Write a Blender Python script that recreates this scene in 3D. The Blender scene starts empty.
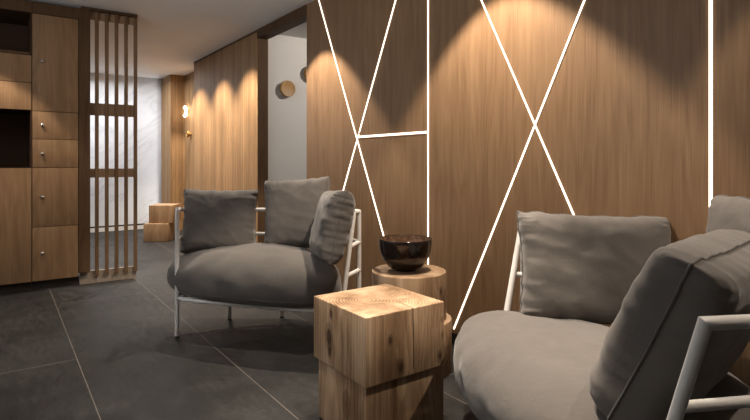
import bpy, bmesh, math, random
from mathutils import Vector, Matrix, noise
random.seed(7)
C = bpy.context.scene.collection
PI = math.pi
V = Vector

# ------------------------------------------------------------------ node helpers
class NT:
    def __init__(s, name):
        s.m = bpy.data.materials.new(name); s.m.use_nodes = True
        s.t = s.m.node_tree; s.t.nodes.clear()
        s.out = s.n('ShaderNodeOutputMaterial'); s.b = s.n('ShaderNodeBsdfPrincipled')
        s.l(s.b.outputs[0], s.out.inputs[0])
    def n(s, k, **kw):
        o = s.t.nodes.new(k)
        for a, v in kw.items(): setattr(o, a, v)
        return o
    def l(s, a, b): s.t.links.new(a, b)
    def val(s, inp, v):
        if hasattr(v, 'is_linked'): s.l(v, inp)
        else: inp.default_value = v
    def coord(s, scale=(1, 1, 1), loc=(0, 0, 0), rot=(0, 0, 0), which='Object'):
        c = s.n('ShaderNodeTexCoord'); m = s.n('ShaderNodeMapping')
        m.inputs['Scale'].default_value = scale; m.inputs['Location'].default_value = loc; m.inputs['Rotation'].default_value = rot
        s.l(c.outputs[which], m.inputs['Vector']); return m.outputs[0]
    def noise(s, vec, scale=5, detail=4, rough=.5, dist=0.):
        o = s.n('ShaderNodeTexNoise'); s.l(vec, o.inputs['Vector'])
        o.inputs['Scale'].default_value = scale; o.inputs['Detail'].default_value = detail
        o.inputs['Roughness'].default_value = rough; o.inputs['Distortion'].default_value = dist
        return o.outputs[0]
    def ramp(s, fac, stops, mode='LINEAR'):
        o = s.n('ShaderNodeValToRGB'); o.color_ramp.interpolation = mode
        e = o.color_ramp.elements
        while len(e) < len(stops): e.new(0.5)
        for k, (p, c) in enumerate(stops):
            e[k].position = p; e[k].color = (c[0], c[1], c[2], 1) if hasattr(c, '__len__') else (c, c, c, 1)
        s.l(fac, o.inputs[0]); return o.outputs[0]
    def math(s, op, a, b=0., c=0.):
        o = s.n('ShaderNodeMath', operation=op)
        s.val(o.inputs[0], a); s.val(o.inputs[1], b); s.val(o.inputs[2], c); return o.outputs[0]
    def mix(s, fac, a, b, mode='MIX'):
        o = s.n('ShaderNodeMix', data_type='RGBA', blend_type=mode)
        s.val(o.inputs[0], fac)
        for i, v in ((6, a), (7, b)):
            if hasattr(v, 'is_linked'): s.l(v, o.inputs[i])
            else: o.inputs[i].default_value = (v[0], v[1], v[2], 1)
        return o.outputs[2]
    def sep(s, vec):
        o = s.n('ShaderNodeSeparateXYZ'); s.l(vec, o.inputs[0]); return o.outputs
    def comb(s, x, y, z):
        o = s.n('ShaderNodeCombineXYZ')
        for i, v in enumerate((x, y, z)): s.val(o.inputs[i], v)
        return o.outputs[0]
    def bump(s, h, strength=.2, dist=.01):
        o = s.n('ShaderNodeBump'); o.inputs['Strength'].default_value = strength; o.inputs['Distance'].default_value = dist
        s.l(h, o.inputs['Height']); s.l(o.outputs[0], s.b.inputs['Normal'])
    def color(s, c):
        if hasattr(c, 'is_linked'): s.l(c, s.b.inputs['Base Color'])
        else: s.b.inputs['Base Color'].default_value = (c[0], c[1], c[2], 1)
    def set(s, rough=.5, metal=0., spec=.5, sheen=0.):
        s.val(s.b.inputs['Roughness'], rough); s.b.inputs['Metallic'].default_value = metal
        s.b.inputs['Specular IOR Level'].default_value = spec
        s.b.inputs['Sheen Weight'].default_value = sheen

def veneer(name, dark, mid, light, planks=0., rough=.48, seam=0., spec=.2):
    """oak veneer, grain along Z; planks = width of the vertical staves"""
    q = NT(name)
    co = q.coord()
    x, y, z = q.sep(co)
    u = q.math('ADD', x, y)                       # runs across the face whichever way it looks
    off = 0.
    if planks:
        k = q.math('FLOOR', q.math('DIVIDE', u, planks))
        w = q.n('ShaderNodeTexWhiteNoise', noise_dimensions='1D'); q.l(k, w.inputs['W'])
        off = q.math('MULTIPLY', w.outputs[0], 9.0)
    zz = q.math('ADD', z, off) if planks else z
    fine = q.noise(q.comb(q.math('MULTIPLY', u, 260.), q.math('MULTIPLY', zz, 3.5), off), 1., 3, .6)
    broad = q.noise(q.comb(q.math('MULTIPLY', u, 22.), q.math('MULTIPLY', zz, .9), off), 1., 4, .55, .6)
    cath = q.noise(q.comb(q.math('MULTIPLY', u, 5.), q.math('MULTIPLY', zz, .55), off), 1., 2, .5)
    rings = q.math('FRACT', q.math('MULTIPLY', cath, 13.))
    rings = q.math('ABSOLUTE', q.math('SUBTRACT', rings, .5))
    f = q.math('ADD', q.math('MULTIPLY', fine, .55), q.math('ADD', q.math('MULTIPLY', broad, .38), q.math('MULTIPLY', rings, .16)))
    col = q.ramp(f, [(.30, dark), (.51, mid), (.74, light)])
    if planks:
        tone = q.ramp(w.outputs[0], [(0., (.80, .79, .78)), (1., (1.10, 1.08, 1.06))])
        col = q.mix(1., col, tone, 'MULTIPLY')
        if seam:
            fr = q.math('FRACT', q.math('DIVIDE', u, planks))
            line = q.math('LESS_THAN', fr, seam)
            col = q.mix(line, col, (dark[0]*.25, dark[1]*.25, dark[2]*.25))
    q.color(col); q.set(rough, 0, spec); q.bump(fine, .12, .002)
    return q.m

def logwood(name, axis, knots, crack=None, calm=0.):
    """solid timber with the pith along Z: growth rings on the top, streaks down the sides"""
    q = NT(name)
    co = q.coord()
    x, y, z = q.sep(co)
    wob = q.noise(q.comb(q.math('MULTIPLY', x, 5.), q.math('MULTIPLY', y, 5.), q.math('MULTIPLY', z, 1.6)), 1., 4, .55)
    dx = q.math('ADD', q.math('SUBTRACT', x, axis[0]), q.math('MULTIPLY', q.math('SUBTRACT', wob, .5), .10))
    dy = q.math('SUBTRACT', y, axis[1])
    r = q.math('SQRT', q.math('ADD', q.math('MULTIPLY', dx, dx), q.math('MULTIPLY', dy, dy)))
    r = q.math('ADD', r, q.math('MULTIPLY', wob, .05))
    fr = q.math('FRACT', q.math('MULTIPLY', r, 78.))
    fine = q.noise(q.comb(q.math('MULTIPLY', x, 190.), q.math('MULTIPLY', y, 190.), q.math('MULTIPLY', z, 6.)), 1., 3, .6)
    big = q.noise(q.comb(q.math('MULTIPLY', x, 8.5), q.math('MULTIPLY', y, 8.5), q.math('MULTIPLY', z, 1.7)), 1., 4, .6, .4)
    g = q.n('ShaderNodeNewGeometry'); nz = q.math('ABSOLUTE', q.sep(g.outputs['Normal'])[2])
    f = q.math('ADD', q.math('MULTIPLY', q.math('SUBTRACT', fr, .5), q.math('MULTIPLY_ADD', nz, .16, .10)), .1)
    f = q.math('ADD', f, q.math('ADD', q.math('MULTIPLY', fine, .16), q.math('MULTIPLY', big, .82)))
    col = q.ramp(f, [(.38, (.115, .063, .033)), (.52, (.25, .150, .083)), (.64, (.40, .262, .157)), (.80, (.58, .42, .285))])
    if calm: col = q.mix(calm, col, (.30, .185, .10))
    for (kx, ky, kz, kr) in knots:
        ax = q.math('SUBTRACT', x, kx); ay = q.math('SUBTRACT', y, ky); az = q.math('MULTIPLY', q.math('SUBTRACT', z, kz), .55)
        d = q.math('SQRT', q.math('ADD', q.math('ADD', q.math('MULTIPLY', ax, ax), q.math('MULTIPLY', ay, ay)), q.math('MULTIPLY', az, az)))
        d = q.math('ADD', d, q.math('MULTIPLY', q.math('SUBTRACT', wob, .5), .025))
        k = q.math('DIVIDE', d, kr)
        ringk = q.math('MULTIPLY', q.math('SINE', q.math('MULTIPLY', k, 14.)), .12)
        m = q.ramp(q.math('ADD', k, ringk), [(.25, .92), (.55, .55), (1., 0.)])
        col = q.mix(m, col, (.055, .028, .014))
    if crack:
        cx, y1, zlo = crack
        dd = q.math('ABSOLUTE', q.math('ADD', q.math('SUBTRACT', x, cx), q.math('MULTIPLY', q.math('SUBTRACT', wob, .5), .035)))
        m = q.math('MULTIPLY', q.math('LESS_THAN', dd, .0024), q.math('MULTIPLY', q.math('LESS_THAN', y, y1), q.math('GREATER_THAN', z, zlo)))
        col = q.mix(q.math('MULTIPLY', m, .85), col, (.03, .015, .008))
    q.color(col); q.set(.55, 0, .35); q.bump(q.math('ADD', fr, fine), .15, .002)
    return q.m

def plain(name, c, rough=.5, metal=0., spec=.5, bump=None):
    q = NT(name)
    n = q.noise(q.coord(), bump[0] if bump else 30., 3, .6)
    q.color(q.mix(q.math('MULTIPLY', n, .10), c, (c[0]*.8, c[1]*.8, c[2]*.8))); q.set(rough, metal, spec)
    if bump: q.bump(n, bump[1], bump[2])
    return q.m

M = {}
M['oak'] = veneer('oak_veneer', (.136, .075, .038), (.212, .126, .067), (.282, .175, .097))
M['oak_strip'] = veneer('oak_staves', (.22, .125, .058), (.35, .21, .103), (.45, .29, .155), planks=.052, seam=.05, rough=.6, spec=.12)
M['oak_cab'] = veneer('cabinet_oak', (.145, .080, .040), (.230, .134, .069), (.305, .188, .103))
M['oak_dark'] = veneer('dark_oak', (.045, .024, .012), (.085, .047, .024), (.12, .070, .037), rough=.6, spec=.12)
M['oak_slat'] = veneer('slat_oak', (.11, .063, .033), (.165, .098, .052), (.22, .137, .074))
M['oak_rail'] = veneer('rail_oak', (.20, .125, .07), (.32, .205, .12), (.42, .28, .17))
M['ply_base'] = veneer('pale_plinth_wood', (.20, .16, .12), (.28, .225, .17), (.36, .295, .23))
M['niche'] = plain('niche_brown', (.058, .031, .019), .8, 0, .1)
M['plinth'] = plain('plinth_brown', (.030, .019, .013), .6)
M['plaster'] = plain('white_plaster', (.62, .60, .575), .85, 0, .2, (120, .05, .002))
M['ceiling'] = plain('ceiling_paint', (.80, .795, .79), .9, 0, .2)
M['powder'] = plain('light_powder_coat', (.70, .675, .65), .42, 0, .45, (400, .03, .0005))
M['steel'] = plain('brushed_steel', (.45, .44, .43), .28, 1.)
M['rubber'] = plain('rubber_foot', (.03, .03, .03), .7)
M['disc'] = veneer('hook_oak', (.24, .125, .036), (.36, .20, .062), (.46, .28, .10), rough=.4)

def fabric(name, c):
    q = NT(name); co = q.coord()
    n = q.noise(co, 9., 4, .6, .5)
    x, y, z = q.sep(co)
    w = q.noise(co, 900., 2, .6)
    mid = q.noise(co, 28., 5, .6, 1.2)
    col = q.ramp(n, [(.3, (c[0]*.88, c[1]*.88, c[2]*.88)), (.7, (c[0]*1.1, c[1]*1.1, c[2]*1.1))])
    q.color(q.mix(q.math('MULTIPLY', w, .25), col, (c[0]*.6, c[1]*.6, c[2]*.6)))
    q.set(.85, 0, .25, .25); q.b.inputs['Sheen Roughness'].default_value = .5
    q.bump(q.math('ADD', q.math('MULTIPLY', mid, .6), q.math('MULTIPLY', w, .08)), .26, .010)
    return q.m
M['fabric'] = fabric('taupe_canvas', (.121, .107, .097))
M['piping'] = fabric('taupe_seam', (.10, .09, .083))

# floor: large dark slate slabs with pale thin joints
q = NT('slate_floor')
co = q.coord(); x, y, z = q.sep(co)
TW, TL = .655, 2.62
gx = q.math('DIVIDE', q.math('SUBTRACT', x, .333), TW)
row = q.math('FLOOR', gx)
fx = q.math('MULTIPLY', q.math('ABSOLUTE', q.math('SUBTRACT', q.math('FRACT', q.math('ADD', gx, .5)), .5)), TW)
gy = q.math('ADD', q.math('DIVIDE', q.math('SUBTRACT', y, 4.49), TL), q.math('MULTIPLY', row, .5))
fy = q.math('MULTIPLY', q.math('ABSOLUTE', q.math('SUBTRACT', q.math('FRACT', q.math('ADD', gy, .5)), .5)), TL)
gr = q.math('MAXIMUM', q.math('LESS_THAN', fx, .0017), q.math('MULTIPLY', q.math('LESS_THAN', fy, .0024), .85))
tone = q.n('ShaderNodeTexWhiteNoise', noise_dimensions='2D'); q.l(q.comb(row, q.math('FLOOR', gy), 0.), tone.inputs['Vector'])
cl = q.noise(co, 2.3, 6, .62, .5); sp = q.noise(co, 55., 4, .7); st = q.noise(q.coord((9, 2.2, 1)), 3., 6, .7, .6)
f = q.math('ADD', q.math('MULTIPLY', cl, .5), q.math('ADD', q.math('MULTIPLY', sp, .22), q.math('MULTIPLY', st, .30)))
f = q.math('ADD', f, q.math('MULTIPLY', q.math('SUBTRACT', tone.outputs[0], .5), .06))
base = q.ramp(f, [(.36, (.0078, .0075, .0074)), (.52, (.0165, .0158, .0154)), (.68, (.043, .041, .0395))])
spk = q.ramp(q.noise(co, 85., 3, .75), [(.64, 0.), (.76, .6)])
base = q.mix(spk, base, (.11, .10, .092))
q.color(q.mix(gr, base, (.14, .122, .106)))
q.set(q.ramp(st, [(.3, .48), (.7, .68)]), 0, .22); q.bump(f, .2, .005)
M['floor'] = q.m

# marble
q = NT('veined_marble')
co = q.coord((1, 1, 1), rot=(0, math.radians(38), 0))
d = q.noise(co, 1.6, 6, .6)
x, y, z = q.sep(co)
s1 = q.math('ABSOLUTE', q.math('SUBTRACT', q.noise(q.comb(q.math('MULTIPLY', x, .55), y, q.math('MULTIPLY', z, 2.0)), 1.1, 6, .55, .7), .5))
vein = q.ramp(s1, [(0., 1.), (.012, .45), (.05, 0.)])
q.color(q.mix(q.math('MULTIPLY', vein, .32), q.ramp(d, [(.3, (.60, .61, .63)), (.7, (.74, .745, .755))]), (.30, .31, .34)))
q.set(.3, 0, .5)
M['marble'] = q.m

# bowl
q = NT('bowl_lacquer'); n = q.noise(q.coord((1, 1, 6)), 14., 3, .6)
q.color(q.ramp(n, [(.3, (.012, .008, .007)), (.75, (.030, .018, .013))])); q.set(.16, 0, .6); M['bowl'] = q.m
q = NT('bowl_bronze'); n = q.noise(q.coord(), 60., 4, .7)
q.color(q.ramp(n, [(.35, (.10, .055, .033)), (.7, (.44, .28, .18))])); q.set(.28, .45, .6); q.bump(n, .5, .003); M['bronze'] = q.m

def emit(name, c, s):
    m = bpy.data.materials.new(name); m.use_nodes = True; t = m.node_tree; t.nodes.clear()
    o = t.nodes.new('ShaderNodeOutputMaterial'); e = t.nodes.new('ShaderNodeEmission')
    e.inputs[0].default_value = (*c, 1); e.inputs[1].default_value = s; t.links.new(e.outputs[0], o.inputs[0]); return m
M['led'] = emit('led_diffuser', (1., .82, .65), 3.6)
M['globe'] = emit('lamp_globe', (1., .80, .58), 10.)

# ------------------------------------------------------------------ mesh helpers
class MB:
    def __init__(s): s.v = []; s.f = []
    def add(s, vs, fs):
        b = len(s.v); s.v += [V(p) for p in vs]; s.f += [tuple(b+i for i in f) for f in fs]
    def box(s, x0, x1, y0, y1, z0, z1, mat=None, bev=0.):
        bm = bmesh.new(); bmesh.ops.create_cube(bm, size=1)
        for v in bm.verts:
            v.co = V(((x0+x1)/2+v.co.x*(x1-x0), (y0+y1)/2+v.co.y*(y1-y0), (z0+z1)/2+v.co.z*(z1-z0)))
        if bev: bmesh.ops.bevel(bm, geom=list(bm.edges), offset=bev, segments=2, profile=.6, affect='EDGES')
        s.bm(bm, mat)
    def bm(s, bm, mat=None):
        bm.verts.index_update()
        s.add([(mat @ v.co) if mat else v.co.copy() for v in bm.verts], [[v.index for v in f.verts] for f in bm.faces]); bm.free()
    def tube(s, pts, r, n=12, closed=False):
        pts = [V(p) for p in pts]; N = len(pts); vs = []; fs = []
        T = []
        for i in range(N):
            a = pts[i-1] if (i or closed) else pts[i]; b = pts[(i+1) % N] if (i < N-1 or closed) else pts[i]
            t = (pts[i]-a).normalized()+(b-pts[i]).normalized(); T.append(t.normalized())
        up = V((0, 0, 1)) if abs(T[0].z) < .9 else V((1, 0, 0))
        u = T[0].cross(up).normalized()
        for i in range(N):
            u = (u-T[i]*u.dot(T[i])).normalized(); w = T[i].cross(u)
            k = 1.
            if (0 < i < N-1) or closed:      # widen at a mitre so the tube keeps its width
                c = abs(T[i].dot((pts[(i+1) % N]-pts[i]).normalized())); k = 1/max(c, .6)
            bis = V((0, 0, 0))
            if k > 1.02:
                bis = ((pts[i-1]-pts[i]).normalized()+(pts[(i+1) % N]-pts[i]).normalized()).normalized()
            for j in range(n):
                d = u*math.cos(2*PI*j/n)*r+w*math.sin(2*PI*j/n)*r
                if k > 1.02: d += bis*d.dot(bis)*(k-1)
                vs.append(pts[i]+d)
        rng = N if closed else N-1
        for i in range(rng):
            for j in range(n):
                a = i*n+j; b = i*n+(j+1) % n; c = ((i+1) % N)*n+(j+1) % n; d = ((i+1) % N)*n+j
                fs.append((a, b, c, d))
        if not closed:
            fs.append(tuple(range(n))[::-1]); fs.append(tuple(range((N-1)*n, N*n)))
        s.add(vs, fs)
    def lathe(s, prof, cx, cy, n=48, axis=None, caps=True):
        """prof: (r, z) pairs"""
        vs = []; fs = []; R = len(prof)
        for (r, z) in prof:
            for j in range(n):
                a = 2*PI*j/n; p = V((r*math.cos(a), r*math.sin(a), z))
                if axis: p = axis @ p
                else: p += V((cx, cy, 0))
                vs.append(p)
        for i in range(R-1):
            for j in range(n):
                fs.append((i*n+j, i*n+(j+1) % n, (i+1)*n+(j+1) % n, (i+1)*n+j))
        if caps and prof[0][0] > 1e-5: fs.append(tuple(range(n))[::-1])
        if caps and prof[-1][0] > 1e-5: fs.append(tuple(range((R-1)*n, R*n)))
        s.add(vs, fs)
    def build(s, name, mat, parent=None, loc=None, smooth=None):
        me = bpy.data.meshes.new(name)
        base = world_loc(parent) if parent else V((0, 0, 0))
        o_loc = V(loc) if loc is not None else base
        me.from_pydata([v-o_loc for v in s.v], [], s.f)
        bm = bmesh.new(); bm.from_mesh(me); bmesh.ops.remove_doubles(bm, verts=bm.verts, dist=1e-6)
        bmesh.ops.recalc_face_normals(bm, faces=bm.faces); bm.to_mesh(me); bm.free()
        o = bpy.data.objects.new(name, me); C.objects.link(o)
        me.materials.append(M[mat] if isinstance(mat, str) else mat)
        if parent: o.parent = parent; o.location = o_loc-base
        else: o.location = o_loc
        if smooth is not None:
            for p in me.polygons: p.use_smooth = True
            if smooth < 3: me.set_sharp_from_angle(angle=smooth)
        return o

def world_loc(o):
    p = V((0, 0, 0))
    while o: p += o.location; o = o.parent
    return p
def box(name, mat, x0, x1, y0, y1, z0, z1, parent=None, bev=0., loc=None):
    b = MB(); b.box(x0, x1, y0, y1, z0, z1, None, bev)
    return b.build(name, mat, parent, loc, smooth=.6 if bev else None)
def struct(o): o['kind'] = 'structure'; return o
def empty(name, loc):
    o = bpy.data.objects.new(name, None); o.location = loc; o.empty_display_size = .1; C.objects.link(o); return o
def tag(o, label, cat, group=None):
    o['label'] = label; o['category'] = cat
    if group: o['group'] = group
    return o
def catmull(pts, closed=True, k=8):
    pts = [V(p) for p in pts]; N = len(pts); out = []
    for i in range(N if closed else N-1):
        g = lambda j: pts[j % N] if closed else pts[max(0, min(N-1, j))]
        p0, p1, p2, p3 = g(i-1), g(i), g(i+1), g(i+2)
        for t in range(k):
            t /= k
            out.append(.5*((2*p1)+(p2-p0)*t+(2*p0-5*p1+4*p2-p3)*t*t+(3*p1-p0-3*p2+p3)*t*t*t))
    if not closed: out.append(pts[-1])
    return out

# ------------------------------------------------------------------ the room
H = 2.38; XW = 2.10
struct(box('floor', 'floor', -3.2, 4.6, -2.6, 9.4, -.1, 0))
struct(box('ceiling', 'ceiling', -3.2, 4.6, -2.6, 9.4, H, H+.1))
struct(box('wall_left', 'plaster', -3.2, -3.1, -2.6, 9.4, 0, H))
struct(box('wall_front', 'plaster', -3.1, XW, -2.6, -2.5, 0, H))
struct(box('wall_right', 'oak', XW, XW+.11, -2.6, 3.905, .075, H))
struct(box('baseboard_right', 'plinth', XW+.015, XW+.11, -2.6, 3.905, 0, .075))
b = MB(); b.box(XW, XW+.11, 4.94, 7.05, .075, H-.022)
struct(b.build('wall_alcove', 'oak_strip'))
struct(box('baseboard_alcove', 'plinth', XW+.015, XW+.11, 4.95, 7.04, 0, .075))
struct(box('trim_1', 'oak_dark', XW-.004, XW+.11, 4.94, 7.05, H-.022, H))          # dark line along the ceiling
struct(box('trim_2', 'oak_dark', XW-.006, XW+.11, 3.905, 4.94, 2.295, H))          # header of the opening
struct(box('trim_3', 'oak_dark', XW+.003, XW+.112, 4.934, 4.9405, 0, 2.295))       # dark reveal of the opening
# room beyond the opening
struct(box('wall_side_room', 'plaster', XW+.11, 4.5, 5.0, 5.1, 0, H))
struct(box('wall_side_room_end', 'plaster', 4.5, 4.6, 2.2, 5.1, 0, H))
struct(box('wall_side_room_rear', 'plaster', XW+.11, 4.5, 2.2, 2.3, 0, H))
# recess, column and marble end wall
struct(box('wall_recess', 'oak_strip', 2.31, 2.41, 6.9, 8.23, 0, H))
struct(box('wall_recess_return', 'oak_strip', XW+.11, 2.31, 6.95, 7.05, 0, H))
struct(box('wall_column', 'oak_strip', XW, 2.45, 8.23, 8.78, 0, H))
struct(box('wall_back', 'marble', -3.1, 2.45, 8.78, 8.9, .085, H))
struct(box('baseboard_back', 'plaster', -3.1, 2.1, 8.765, 8.8, .0, .06))
struct(box('trim_4', 'plinth', -3.1, 2.1, 8.775, 8.8, .06, .085))

# ------------------------------------------------------------------ light strips in the panelled wall
def strip(label, y0, z0, y1, z1, w, lift, segs=None):
    """a half-round diffuser let into the wall, proud by a few millimetres"""
    d = V((0, y1-y0, z1-z0)).normalized(); nrm = V((0, -d.z, d.y))
    if segs is None: segs = [(0., 1.)]
    mb = MB(); P0 = V((XW, y0, z0)); P1 = V((XW, y1, z1))
    for (a, c) in segs:
        A = P0.lerp(P1, a); B = P0.lerp(P1, c); ring = []
        prof = [(-w/2, .001), (-w/2, -lift*.5), (-w*.3, -lift), (w*.3, -lift), (w/2, -lift*.5), (w/2, .001)]
        vs = [A+nrm*t+V((h, 0, 0)) for t, h in prof]+[B+nrm*t+V((h, 0, 0)) for t, h in prof]
        n = 6
        mb.add(vs, [(i, (i+1) % n, n+(i+1) % n, n+i) for i in range(n)]+[tuple(range(n))[::-1], tuple(range(n, 2*n))])
    o = mb.build('light_strip', 'led', None, (XW, (y0+y1)/2, min(z0, z1)))
    return tag(o, label, 'light strip', 'led strips in the oak wall')
W, LF = .0072, .006
strip('long light strip slanting from the ceiling beside the doorway down to behind the dark bowl', 3.700, 2.374, 2.600, .11, W, LF)
x_ = (3.115-2.546)/(3.70-2.546); g_ = .0022
strip('light strip slanting from the ceiling down behind the edge-on cushion of the left armchair', 2.549, 2.374, 3.690, .11, W, LF, [(0., x_-g_), (x_+g_, 1.)])
strip('upright light strip rising behind the dark bowl', 2.366, 2.374, 2.366, .11, W, LF)
strip('short nearly level light strip joining the left crossing to the upright strip', 3.103, 1.231, 2.379, 1.231, W+.006, LF)
strip('light strip running down behind the wide cushion of the right armchair', 2.166, 2.374, 1.03, .11, W, LF)
x_ = (1.593-1.031)/(2.146-1.031)
strip('light strip whose foot ends near the floor beside the round stump', 1.031, 2.374, 2.146, .10, W, LF, [(0., x_-g_), (x_+g_, 1.)])
strip('upright light strip at the right, ending behind a dark cushion', .825, 2.374, .825, .11, W+.004, LF)
# ------------------------------------------------------------------ cabinets on the left
CY, CD = 5.07, .55                     # face and depth
def knob(parent, x, z):
    b = MB(); ax = Matrix.Translation((x, CY-.018, z)) @ Matrix.Rotation(PI/2, 4, 'X')
    b.lathe([(.0, .020), (.010, .018), (.0135, .012), (.012, .005), (.006, .0), (.006, -.003), (.0, -.003)], 0, 0, 20, ax)
    return b.build('knob', 'steel', parent, smooth=1.)
G = .0022
def front(name, parent, x0, x1, z0, z1, kz=None):
    o = box(name, 'oak_cab', x0+G, x1-G, CY-.018, CY, z0+G, z1-G, parent, .0012, loc=((x0+x1)/2, CY, z0))
    if kz: knob(o, .281, kz)
    return o
# tall unit with five fronts and the wide side panel
t = tag(empty('tall_cabinet', (.42, CY+CD/2, 0)), 'tall oak cabinet of five knobbed fronts beside the slatted screen', 'cabinet')
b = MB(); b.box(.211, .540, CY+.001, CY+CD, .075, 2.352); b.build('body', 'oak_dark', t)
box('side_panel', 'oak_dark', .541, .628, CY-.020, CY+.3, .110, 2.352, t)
box('top_panel', 'oak_dark', .211, .541, CY-.018, CY, 2.262, 2.352, t)
box('plinth', 'plinth', .211, .55, CY+.035, CY+CD, 0, .075, t)
front('door', t, .211, .539, 1.465, 2.258, 1.872)
front('drawer', t, .211, .539, 1.237, 1.465, 1.352)
front('drawer', t, .211, .539, 1.003, 1.237, 1.116)
front('door', t, .211, .539, .518, 1.003, .763)
front('door', t, .211, .539, .078, .518, .303)
# open unit with two niches
x0, x1 = -.62, .209
t = tag(empty('niche_cabinet', ((x0+x1)/2, CY+CD/2, 0)), 'wide oak cabinet with two dark open niches at the left edge', 'cabinet')
b = MB()
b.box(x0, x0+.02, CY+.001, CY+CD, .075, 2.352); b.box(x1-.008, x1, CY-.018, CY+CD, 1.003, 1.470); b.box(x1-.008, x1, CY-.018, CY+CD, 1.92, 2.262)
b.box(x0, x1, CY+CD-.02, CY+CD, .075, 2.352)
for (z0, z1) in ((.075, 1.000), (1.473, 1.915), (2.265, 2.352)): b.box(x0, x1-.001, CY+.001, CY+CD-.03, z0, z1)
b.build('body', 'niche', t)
box('top_panel', 'oak_dark', x0, x1, CY-.018, CY, 2.262, 2.352, t)
box('shelf', 'oak_dark', x0+.02, x1-.009, CY-.012, CY+CD-.03, 1.917, 1.938, t)
box('plinth', 'plinth', x0, x1, CY+.035, CY+CD, 0, .075, t)
front('drawer', t, x0, x1, 1.692, 1.915)
front('drawer', t, x0, x1, 1.470, 1.692)
front('door', t, x0, x1, .078, 1.003)
# slatted screen
t = tag(empty('slatted_screen', (.81, 5.10, 0)), 'oak screen of five upright slats standing at the end of the cabinet wall', 'screen')
box('base_plate', 'ply_base', .553, 1.0, 5.092, 5.115, 0, .108, t)
box('top_rail', 'oak_dark', .56, 1.004, CY-.022, 5.125, 2.3535, 2.3735, t)
for (z0, z1) in ((2.285, 2.352), (1.456, 1.562), (.915, .992)):
    box('rail', 'oak_rail', .629, .998, 5.092, 5.112, z0, z1, t)
for k in range(5):
    xc = .682+k*.0775
    box('slat', 'oak_slat', xc-.0145, xc+.0145, CY, 5.0915, .066, 2.352, t, .0015)
# ------------------------------------------------------------------ hooks and lamp
def disc_hook(c, nrm, r, label):
    t = tag(empty('wall_hook', c), label, 'hook', 'round wooden wall hooks')
    rot = V((0, 0, 1)).rotation_difference(V(nrm)).to_matrix().to_4x4()
    ax = Matrix.Translation(c) @ rot
    b = MB(); b.lathe([(r*.42, 0.), (r*.40, .030), (0, .030)], 0, 0, 32, ax); b.build('stem', 'disc', t, smooth=.7)
    b = MB(); b.lathe([(0, .028), (r*.93, .028), (r, .034), (r, .058), (r*.95, .065), (r*.5, .061), (0, .058)], 0, 0, 48, ax)
    b.build('disc', 'disc', t, smooth=.7)
    return t
disc_hook((2.44, 5.0, 1.815), (0, -1, 0), .085, 'round oak wall hook seen whole through the doorway')
disc_hook((2.72, 5.0, 2.005), (0, -1, 0), .085, 'round oak wall hook half hidden by the right edge of the doorway')
t = tag(empty('wall_lamp', (2.31, 8.05, 1.81)), 'glowing wall lamp with oak disc in the far wooden recess', 'lamp')
ax = Matrix.Translation((2.31, 8.05, 1.81)) @ Matrix.Rotation(-PI/2, 4, 'Y')
b = MB(); b.lathe([(.035, 0), (.035, .03), (0, .03)], 0, 0, 24, ax); b.build('mount', 'disc', t, smooth=.7)
b = MB(); b.lathe([(0, .028), (.075, .030), (.09, .045), (.075, .062), (0, .066)], 0, 0, 32, ax); b.build('globe', 'globe', t, smooth=1.)
b = MB(); b.lathe([(0, .067), (.05, .067), (.055, .075), (.05, .083), (0, .083)], 0, 0, 32, ax); b.build('disc', 'disc', t, smooth=.7)
t2 = disc_hook((2.31, 7.9, 1.465), (-1, 0, 0), .045, 'small round hook below the glowing lamp in the far recess')

# ------------------------------------------------------------------ block stools and stump
def block_stool(label, blocks, mat, group=None):
    cx = sum(p[0] for p in blocks[-1][0])/4; cy = sum(p[1] for p in blocks[-1][0])/4
    t = tag(empty('block_stool', (cx, cy, 0)), label, 'stool', group)
    for nm, (pl, z0, z1) in zip(('lower_block', 'upper_block'), blocks):
        bm = bmesh.new(); vs = [bm.verts.new((x, y, z)) for z in (z0, z1) for x, y in pl]
        bm.faces.new(vs[:4][::-1]); bm.faces.new(vs[4:])
        for i in range(4): bm.faces.new((vs[i], vs[(i+1) % 4], vs[4+(i+1) % 4], vs[4+i]))
        bmesh.ops.bevel(bm, geom=list(bm.edges), offset=.004, segments=3, profile=.5, affect='EDGES')
        b = MB(); b.bm(bm); b.build(nm, mat, t, smooth=.6)
    return t
R4 = lambda x0, x1, y0, y1: [(x0, y0), (x1, y0), (x1, y1), (x0, y1)]
SX, SY = 1.234, 1.698
M['log'] = logwood('stool_timber', (.02, .07), [(-.19, -.03, .13, .040), (-.19, .09, .02, .022), (.06, -.19, .12, .016), (-.19, -.06, .36, .030), (-.10, -.19, .30, .020), (.0, .02, .25, .030)], None)
M['log_far'] = logwood('far_stool_timber', (.1, .1), [], None, .55)
M['log_top'] = logwood('stool_top_timber', (-.055, .01), [(-.19, .065, .365, .034), (-.19, .05, .46, .012), (-.19, .06, .31, .018), (-.08, -.19, .40, .013), (-.03, -.19, .29, .018), (.165, -.19, .29, .020), (.18, -.19, .37, .013), (.175, -.19, .43, .011)], (.032, -.08, .27))
block_stool('square stool of two stacked timber blocks standing in front between the armchairs',
            [(R4(1.066, 1.449, 1.539, 1.88), 0, .249), (R4(1.046, 1.423, 1.509, 1.886), .25, .5)], 'log')
for o in bpy.data.objects:
    if o.name == 'upper_block': o.data.materials[0] = M['log_top']
def quad(c, d, a, b_):
    d = V((d[0], d[1])).normalized(); e = V((-d.y, d.x)); c = V(c)
    return [tuple(c), tuple(c+d*a), tuple(c+d*a+e*b_), tuple(c+e*b_)]
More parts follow.
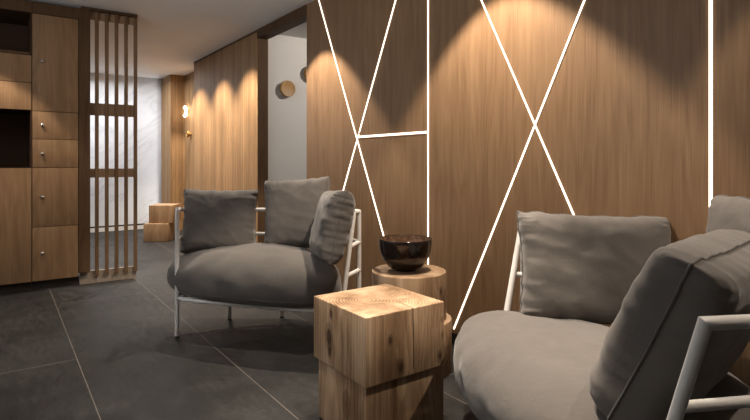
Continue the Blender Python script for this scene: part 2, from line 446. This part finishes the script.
block_stool('far block stool of stepped timber beside the oak column and white marble wall',
            [(quad((1.528, 7.33), (.83, -.56), .31, .34), 0, .237), (quad((1.60, 7.36), (.83, -.56), .31, .33), .238, .475)], M['log_far'])
CX, CYS = 1.69, 2.053
M['log_round'] = logwood('stump_timber', (.0, .0), [(-.10, -.16, .37, .03), (-.17, -.08, .40, .022), (.05, -.18, .42, .018)], None)
t = tag(empty('round_stump', (CX, CYS, 0)), 'round two-tier timber stump carrying the dark bowl by the oak wall', 'side table')
def drum(x, y, r, z0, z1):
    b = MB(); e = .006
    b.lathe([(0, z0), (r-e, z0), (r-e*.3, z0+e*.3), (r, z0+e), (r, z1-e), (r-e*.3, z1-e*.3), (r-e, z1), (r*.5, z1), (0, z1)], x, y, 72); return b
drum(CX+.022, CYS-.012, .192, 0, .262).build('lower_drum', 'log_round', t, smooth=.6)
drum(CX, CYS, .189, .263, .5).build('upper_drum', 'log_round', t, smooth=.6)
# bowl
bx, by = 1.676, 2.065
t = tag(empty('bowl', (bx, by, .5)), 'glossy dark lacquered bowl with bronze inside on the round stump', 'bowl')
def arc(r, z0, hgt, n, r0): return [(r0+(r-r0)*math.sin(PI/2*k/n)**1.0, z0+hgt*(1-math.cos(PI/2*k/n))**1.0) for k in range(n+1)]
out = [(0, .5012), (.055, .5012), (.058, .508)]+[(r, z) for r, z in arc(.136, .508, .150, 18,   .052)]
b = MB(); b.lathe(out+[(.1355, .661), (.133, .662), (.1315, .660)], bx, by, 72, None, False); b.build('shell', 'bowl', t, smooth=1.2)
b = MB(); b.lathe([(.1314, .6595)]+[(r-.0048, min(z+.004, .6590)) for r, z in arc(.136, .508, .150, 18,   .052)][::-1][1:]+[(0, .513)], bx, by, 72, None, False); b.build('lining', 'bronze', t, smooth=1.2)

# ------------------------------------------------------------------ armchairs
def pillow(name, w, h, th, Mx, label, cat, seed, group=None, pw=7., N=44):
    """plump box cushion: local x across, y up the face, z through it; crumpled at the seams"""
    pts = {}; vs = []; fs = []
    rs = random.Random(seed); ph = rs.uniform(0, 50)
    def P(a, b, side):
        ea = abs(a); eb = abs(b)
        pin = 1-.075*(1-eb**2)*ea**3; pin2 = 1-.065*(1-ea**2)*eb**3
        cr = 1-.035*(ea**8)*(eb**8)
        x = a*w/2*pin*cr; y = b*h/2*pin2*cr
        k = ((1-ea**pw)**.42)*((1-eb**pw)**.42)
        z = side*(th/2)*(k*(.80+.20*(1-a*a)*(1-b*b)))
        q_ = V((x, y, z))
        # folds radiating from the seams and soft dents across the face
        edge = max(ea, eb)
        s_ = b if ea > eb else a
        fold = noise.noise(V((s_*26+ph, edge*1.5+side*4, seed)))*max(0, edge-.60)*.026*(1 if edge < .985 else .3)
        dent = noise.fractal(V((x*7+ph, y*9, side*3+ph)), .9, 2., 3)*.0045
        ridge = (1-abs(noise.noise(V((x*5+ph*2, y*11+x*5, side*2+seed)))))**4*.005
        amp = k if k > .0 else 0
        q_.z += side*(fold*min(1, amp*2.)+(dent+ridge)*amp)
        q_.x += noise.noise(V((a*2+ph, b*8, 3)))*.007*ea**3; q_.y += noise.noise(V((a*6+ph, b*2, 7)))*.009*eb**3
        return q_
    def idx(i, j, side):
        key = (i, j, 0 if i in (0, N) or j in (0, N) else side)
        if key not in pts:
            # denser towards the rim
            f = lambda i: math.sin((i/N*2-1)*PI/2)*.75+(i/N*2-1)*.25
            a, b = f(i), f(j)
            if abs(a) > .99999: a = math.copysign(1, a)
            if abs(b) > .99999: b = math.copysign(1, b)
            pts[key] = len(vs); vs.append(P(a, b, side))
        return pts[key]
    for side in (1, -1):
        for i in range(N):
            for j in range(N):
                f = (idx(i, j, side), idx(i+1, j, side), idx(i+1, j+1, side), idx(i, j+1, side))
                fs.append(f if side > 0 else f[::-1])
    rim = [(i, 0) for i in range(N)]+[(N, j) for j in range(N)]+[(i, N) for i in range(N, 0, -1)]+[(0, j) for j in range(N, 0, -1)]
    wv = [Mx @ v for v in vs]
    low = min(wv, key=lambda v: v.z)
    c = Mx @ V((0, 0, 0))
    mb = MB(); mb.add(wv, fs); o = mb.build(name, 'fabric', None, (c.x, c.y, low.z), smooth=3.2)
    sub = o.modifiers.new('soft', 'SUBSURF'); sub.levels = 1; sub.render_levels = 1
    pb = MB(); pb.tube([wv[pts[(i, j, 0)]] for i, j in rim], .0035, 6, True); pb.build('piping', 'piping', o, smooth=3.2)
    tag(o, label, cat, group)
    return o
def pose(c, nrm, tilt, roll=0.):
    """cushion at c facing nrm (plan direction), top leaning back by tilt degrees, rolled in its plane"""
    n = V((nrm[0], nrm[1], 0)).normalized(); t = math.radians(tilt)
    n3 = (n*math.cos(t)+V((0, 0, 1))*math.sin(t)).normalized()
    xd = V((0, 0, 1)).cross(n3).normalized(); yd = n3.cross(xd)
    m = Matrix((xd, yd, n3)).transposed().to_4x4()
    return Matrix.Translation(c) @ m @ Matrix.Rotation(math.radians(roll), 4, 'Z')
def seat_mesh(outline, zlo, zhi, crown, seed, parent):
    ol = [V((p[0], p[1], 0)) for p in catmull([(x, y, 0) for x, y in outline], True, 14)]
    n = len(ol); cen = sum(ol, V((0, 0, 0)))/n
    zm = (zlo+zhi)/2; Ht = (zhi-zlo)/2
    prof = []
    K = 30
    for k in range(K+1):                     # bottom centre round the rim to the top centre
        a = -PI/2+PI*k/K
        r = max(0., math.cos(a))**.42 if k not in (0, K) else 0.
        if a < 0 and k: r = math.cos(a)**.26
        z = zm+Ht*math.copysign(abs(math.sin(a))**.85, a)
        prof.append((r, z))
    # extra rings across the top so it can crown and crease
    top = [(r, zhi) for r in (.92, .85, .75, .63, .5, .36, .22, .1)]
    rings = prof[1:-1]
    rings = [p for p in rings if not (p[1] > zm and p[0] < .60)]
    last = rings[-1][0]
    rings += [(r, rings[-1][1]) for r in (.55, .42, .28, .14) if r < last]
    vs = []; fs = []
    L = [0.]
    for i in range(n): L.append(L[-1]+(ol[(i+1) % n]-ol[i]).length)
    for (r, z) in rings:
        for i in range(n):
            p = cen+(ol[i]-cen)*r
            up = max(0., (z-zm)/Ht); zz = z+crown*(1-min(1, r)**1.8)*up
            th = L[i]*30
            fo = math.sin(th*.9+5*noise.noise(V((L[i]*2, z*6, seed))))*.0045*(r > .80)
            side_d = noise.fractal(V((p.x*6, p.y*6, z*12+seed)), .9, 2., 3)
            p = p+(ol[i]-cen).normalized()*(fo+side_d*.006)*(r**4)
            zz += up*(noise.fractal(V((p.x*5+seed, p.y*5, 2)), .9, 2., 3)*.007+(1-abs(noise.noise(V((p.x*4+p.y*2, p.y*9-p.x*3, seed)))))**5*.004)
            vs.append(V((p.x, p.y, zz)))
    R = len(rings)
    for k in range(R-1):
        for i in range(n): fs.append((k*n+i, k*n+(i+1) % n, (k+1)*n+(i+1) % n, (k+1)*n+i))
    vs.append(V((cen.x, cen.y, rings[0][1]))); vs.append(V((cen.x, cen.y, sum(v.z for v in vs[(R-1)*n:R*n])/n)))
    for i in range(n): fs.append(((i+1) % n, i, R*n)); fs.append(((R-1)*n+i, (R-1)*n+(i+1) % n, R*n+1))
    b = MB(); b.add(vs, fs); o = b.build('seat_cushion', 'fabric', parent, (cen.x, cen.y, zlo), smooth=3.2)
    b = MB()
    kt = max(range(R), key=lambda k: rings[k][0]); kk = max(0, kt-5)
    b.tube([vs[kk*n+i] for i in range(n)], .003, 6, True); b.build('piping', 'piping', o, smooth=3.2)
    return o
TR = .0128
def armchair(label, ring, rail, mid, posts, legs, seat, seed, zlo=.232, zhi=.465, crown=.055):
    cx = sum(p[0] for p in ring)/len(ring); cy = sum(p[1] for p in ring)/len(ring)
    t = tag(empty('lounge_armchair', (cx, cy, 0)), label, 'armchair', 'lounge armchairs')
    b = MB(); b.tube(catmull([(x, y, .232) for x, y in ring], True, 6), TR, 12, True); b.build('base_frame', 'powder', t, smooth=1.2)
    b = MB()
    rp = sorted(ring); xs = [p[0] for p in ring]; ys = [p[1] for p in ring]
    for k in range(6):                                # cross slats carrying the cushion
        y = min(ys)+(max(ys)-min(ys))*(k+1)/7
        hits = []
        poly = catmull([(px, py, 0) for px, py in ring], True, 6)
        for i in range(len(poly)):
            p, q2 = poly[i], poly[(i+1) % len(poly)]
            if (p.y-y)*(q2.y-y) < 0: hits.append(p.x+(q2.x-p.x)*(y-p.y)/(q2.y-p.y))
        if len(hits) >= 2: b.box(min(hits), max(hits), y-.02, y+.02, .228, .238)
    b.build('seat_support', 'powder', t)
    b = MB(); b.tube(rail, TR, 12); b.build('top_rail', 'powder', t, smooth=1.)
    b = MB(); b.tube(mid, TR*.85, 12); b.build('middle_rail', 'powder', t, smooth=1.)
    for a, c in posts:
        b = MB(); b.tube([a, c], TR, 12); b.build('post', 'powder', t, smooth=1.)
    for a, c in legs:
        b = MB(); b.tube([(c[0], c[1], .006), a], TR, 12); o = b.build('leg', 'powder', t, (c[0], c[1], 0), smooth=1.)
        b = MB(); b.lathe([(0, 0), (TR*1.02, 0), (TR*1.02, .008), (0, .008)], c[0], c[1], 16); b.build('foot_glide', 'rubber', o, smooth=.8)
    seat_mesh(seat, zlo, zhi, crown, seed, t)
    return t
def smooth_rail(pts, k=6, start=0, end=0): return catmull(pts, False, k)

# left armchair, turned towards the camera
LR = [(.862, 3.23, .766), (.98, 3.47, .741), (1.2, 3.565, .727), (1.455, 3.40, .720), (1.70, 3.12, .722), (1.785, 2.85, .737), (1.728, 2.562, .757)]
LM = [(.868, 3.235, .590), (.985, 3.44, .575), (1.2, 3.51, .565), (1.44, 3.35, .560), (1.665, 3.08, .562), (1.775, 2.84, .568), (1.723, 2.56, .580)]
armchair('round charcoal lounge armchair at left, seen whole, facing out from the doorway',
    [(.875, 3.215), (1.1, 2.89), (1.37, 2.555), (1.5, 2.47), (1.64, 2.52), (1.70, 2.75), (1.67, 3.02), (1.53, 3.24), (1.24, 3.38), (1.0, 3.39)],
    smooth_rail(LR), smooth_rail(LM),
    [((1.722, 2.56, .757), (1.682, 2.545, .757)), ((1.682, 2.545, .757), (1.575, 2.50, .24)), ((1.638, 2.527, .56), (1.726, 2.56, .575)), ((1.605, 2.513, .395), (1.727, 2.56, .41)), ((1.765, 2.86, .737), (1.70, 2.86, .235)), ((1.21, 3.56, .727), (1.235, 3.385, .235)), ((1.57, 3.28, .72), (1.545, 3.225, .235))],
    [((.862, 3.23, .766), (.862, 3.23, 0)), ((1.728, 2.562, .757), (1.728, 2.562, 0)), ((1.24, 3.38, .235), (1.24, 3.38, 0)), ((1.545, 3.225, .235), (1.548, 3.23, 0))],
    [(.93, 3.50), (.835, 3.36), (.885, 3.10), (1.1, 2.76), (1.36, 2.48), (1.53, 2.47), (1.655, 2.66), (1.72, 2.88), (1.66, 3.08), (1.48, 3.27), (1.2, 3.44)], 3, .232, .472, .08)
# right armchair, close, its back to the oak wall
RR = [(1.02, .41, .762), (1.035, .402, .762), (1.40, .27, .752), (1.75, .34, .735), (1.98, .66, .705), (2.01, 1.02, .712), (1.925, 1.30, .74), (1.79, 1.43, .760)]
RM = [(1.037, .462, .588), (1.40, .325, .58), (1.72, .39, .57), (1.93, .68, .562), (1.955, 1.02, .565), (1.86, 1.27, .572), (1.735, 1.42, .585)]
armchair('round charcoal lounge armchair at right, nearest the camera, cut by the frame edge',
    [(1.72, 1.43), (1.55, 1.50), (1.36, 1.30), (1.2, 1.05), (1.12, .8), (1.13, .56), (1.4, .42), (1.72, .5), (1.88, .75), (1.9, 1.05), (1.83, 1.3)],
    [V((1.08, .57, .24)), V(RR[0])]+smooth_rail(RR[1:]), smooth_rail(RM),
    [((1.79, 1.43, .760), (1.66, 1.405, .40)), ((1.66, 1.405, .40), (1.645, 1.40, .24)), ((2.0, .85, .722), (1.89, .85, .235)), ((1.40, .27, .752), (1.40, .42, .235))],
    [((1.80, 1.425, .755), (1.80, 1.425, 0)), ((1.13, .56, .235), (1.13, .56, 0)), ((1.40, .42, .235), (1.40, .40, 0)), ((1.89, .85, .235), (1.89, .87, 0))],
    [(1.70, 1.52), (1.60, 1.575), (1.46, 1.475), (1.27, 1.29), (1.14, 1.04), (1.06, .80), (1.08, .60), (1.25, .48), (1.52, .43), (1.78, .56), (1.90, .86), (1.88, 1.22)], 11, .232, .44, .06)

GL = 'loose back cushions'
pillow('back_cushion', .47, .41, .17, pose((1.135, 3.262, .678), (-.42, -.90), 16, -1), 'charcoal cushion standing at the left end of the left armchair', 'cushion', 1, GL)
pillow('back_cushion', .44, .46, .17, pose((1.54, 2.985, .722), (-.66, -.75), 14, 4), 'tallest cushion of the left armchair, upright at the back middle', 'cushion', 2, GL)
pillow('back_cushion', .42, .41, .18, pose((1.53, 2.55, .690), (-.93, .36), 14, 4), 'cushion turned edge-on against the white side ladder of the left armchair', 'cushion', 3, GL)
pillow('back_cushion', .605, .43, .17, pose((1.862, 1.132, .640), (-.60, -.80), 14, -2), 'wide charcoal cushion facing out at the back of the right armchair', 'cushion', 4, GL)
pillow('back_cushion', .52, .46, .17, pose((1.885, .555, .715), (-.93, .36), 12, 0), 'cushion at the right frame edge, behind the nearest one of the right armchair', 'cushion', 5, GL)
pillow('back_cushion', .60, .44, .23, pose((1.448, .615, .645), (-.12, 1.), 24, 0), 'nearest cushion, seen from its side, leaning on the white arm of the right armchair', 'cushion', 6, GL, pw=12.)

# ------------------------------------------------------------------ light
def spot(loc, power, size=86, blend=.25, col=(1., .86, .70), rad=.014, aim=None, name='downlight_or_fill'):
    l = bpy.data.lights.new(name, 'SPOT'); l.energy = power; l.spot_size = math.radians(size); l.spot_blend = blend
    l.color = col; l.shadow_soft_size = rad
    o = bpy.data.objects.new(name, l); o.location = loc; C.objects.link(o)
    if aim: o.rotation_euler = (V(aim)-V(loc)).to_track_quat('-Z', 'Y').to_euler()
    return o
def area(loc, power, sx, sy, aim, col=(1, .93, .86), name='soft_light'):
    l = bpy.data.lights.new(name, 'AREA'); l.energy = power; l.shape = 'RECTANGLE'; l.size = sx; l.size_y = sy; l.color = col
    o = bpy.data.objects.new(name, l); o.location = loc; C.objects.link(o)
    o.rotation_euler = (V(aim)-V(loc)).to_track_quat('-Z', 'Y').to_euler(); return o
spot((1.68, 1.78, 2.36), 190, 88)
spot((.85, 4.30, 2.36), 20, 84, .4)  # added fill spot, lifts the slatted screen rails and the floor before them
spot((1.14, 1.33, 2.36), 200, 47, .4)  # added narrow fill spot, brightens the right armchair seat and the stool
spot((1.70, 3.62, 2.36), 165, 88)
for y in (5.12, 5.95, 6.80): spot((1.70, y, 2.36), 165, 100, .65)
spot((1.70, .15, 2.36), 80)
spot((-.12, 4.62, 2.36), 85, 74)
spot((.30, 1.85, 2.36), 50, 62, .4)
spot((2.15, 7.55, 2.36), 150, 80, .4)
spot((3.3, 3.4, 2.36), 90, 110, .5, (1., .9, .8), .02, (2.6, 5., .9))
area((.6, 8.0, 2.3), 58, 2.5, .5, (.6, 8.0, 0), (.93, .96, 1.))
area((2.06, 8.60, 1.2), 2.5, .06, 2.2, (1.2, 8.75, 1.2), (.97, .98, 1.))
area((-1.9, 2.5, 1.75), 82, 1.2, 3.0, (-1.7, 2.5, 2.38), (.96, .98, 1.))  # added fill uplight outside the view, brightens the ceiling, has no fixture
w = bpy.data.worlds.new('world'); bpy.context.scene.world = w; w.use_nodes = True
w.node_tree.nodes['Background'].inputs[0].default_value = (.9, .85, .8, 1); w.node_tree.nodes['Background'].inputs[1].default_value = .05

# ------------------------------------------------------------------ camera
cd = bpy.data.cameras.new('camera'); cam = bpy.data.objects.new('camera', cd); C.objects.link(cam)
cd.sensor_width = 36; cd.lens = 36*521/750; cd.shift_y = -(210-162)/750; cd.clip_start = .02
cam.location = (0, 0, 1.05); cam.rotation_euler = (PI/2, 0, -math.atan2(375, 521))
sc = bpy.context.scene; sc.camera = cam
sc.view_settings.view_transform = 'Standard'; sc.view_settings.look = 'None'; sc.view_settings.gamma = 1; sc.view_settings.use_curve_mapping = False
sc.view_settings.exposure = 0.0
sc.cycles.max_bounces = 8; sc.cycles.diffuse_bounces = 5
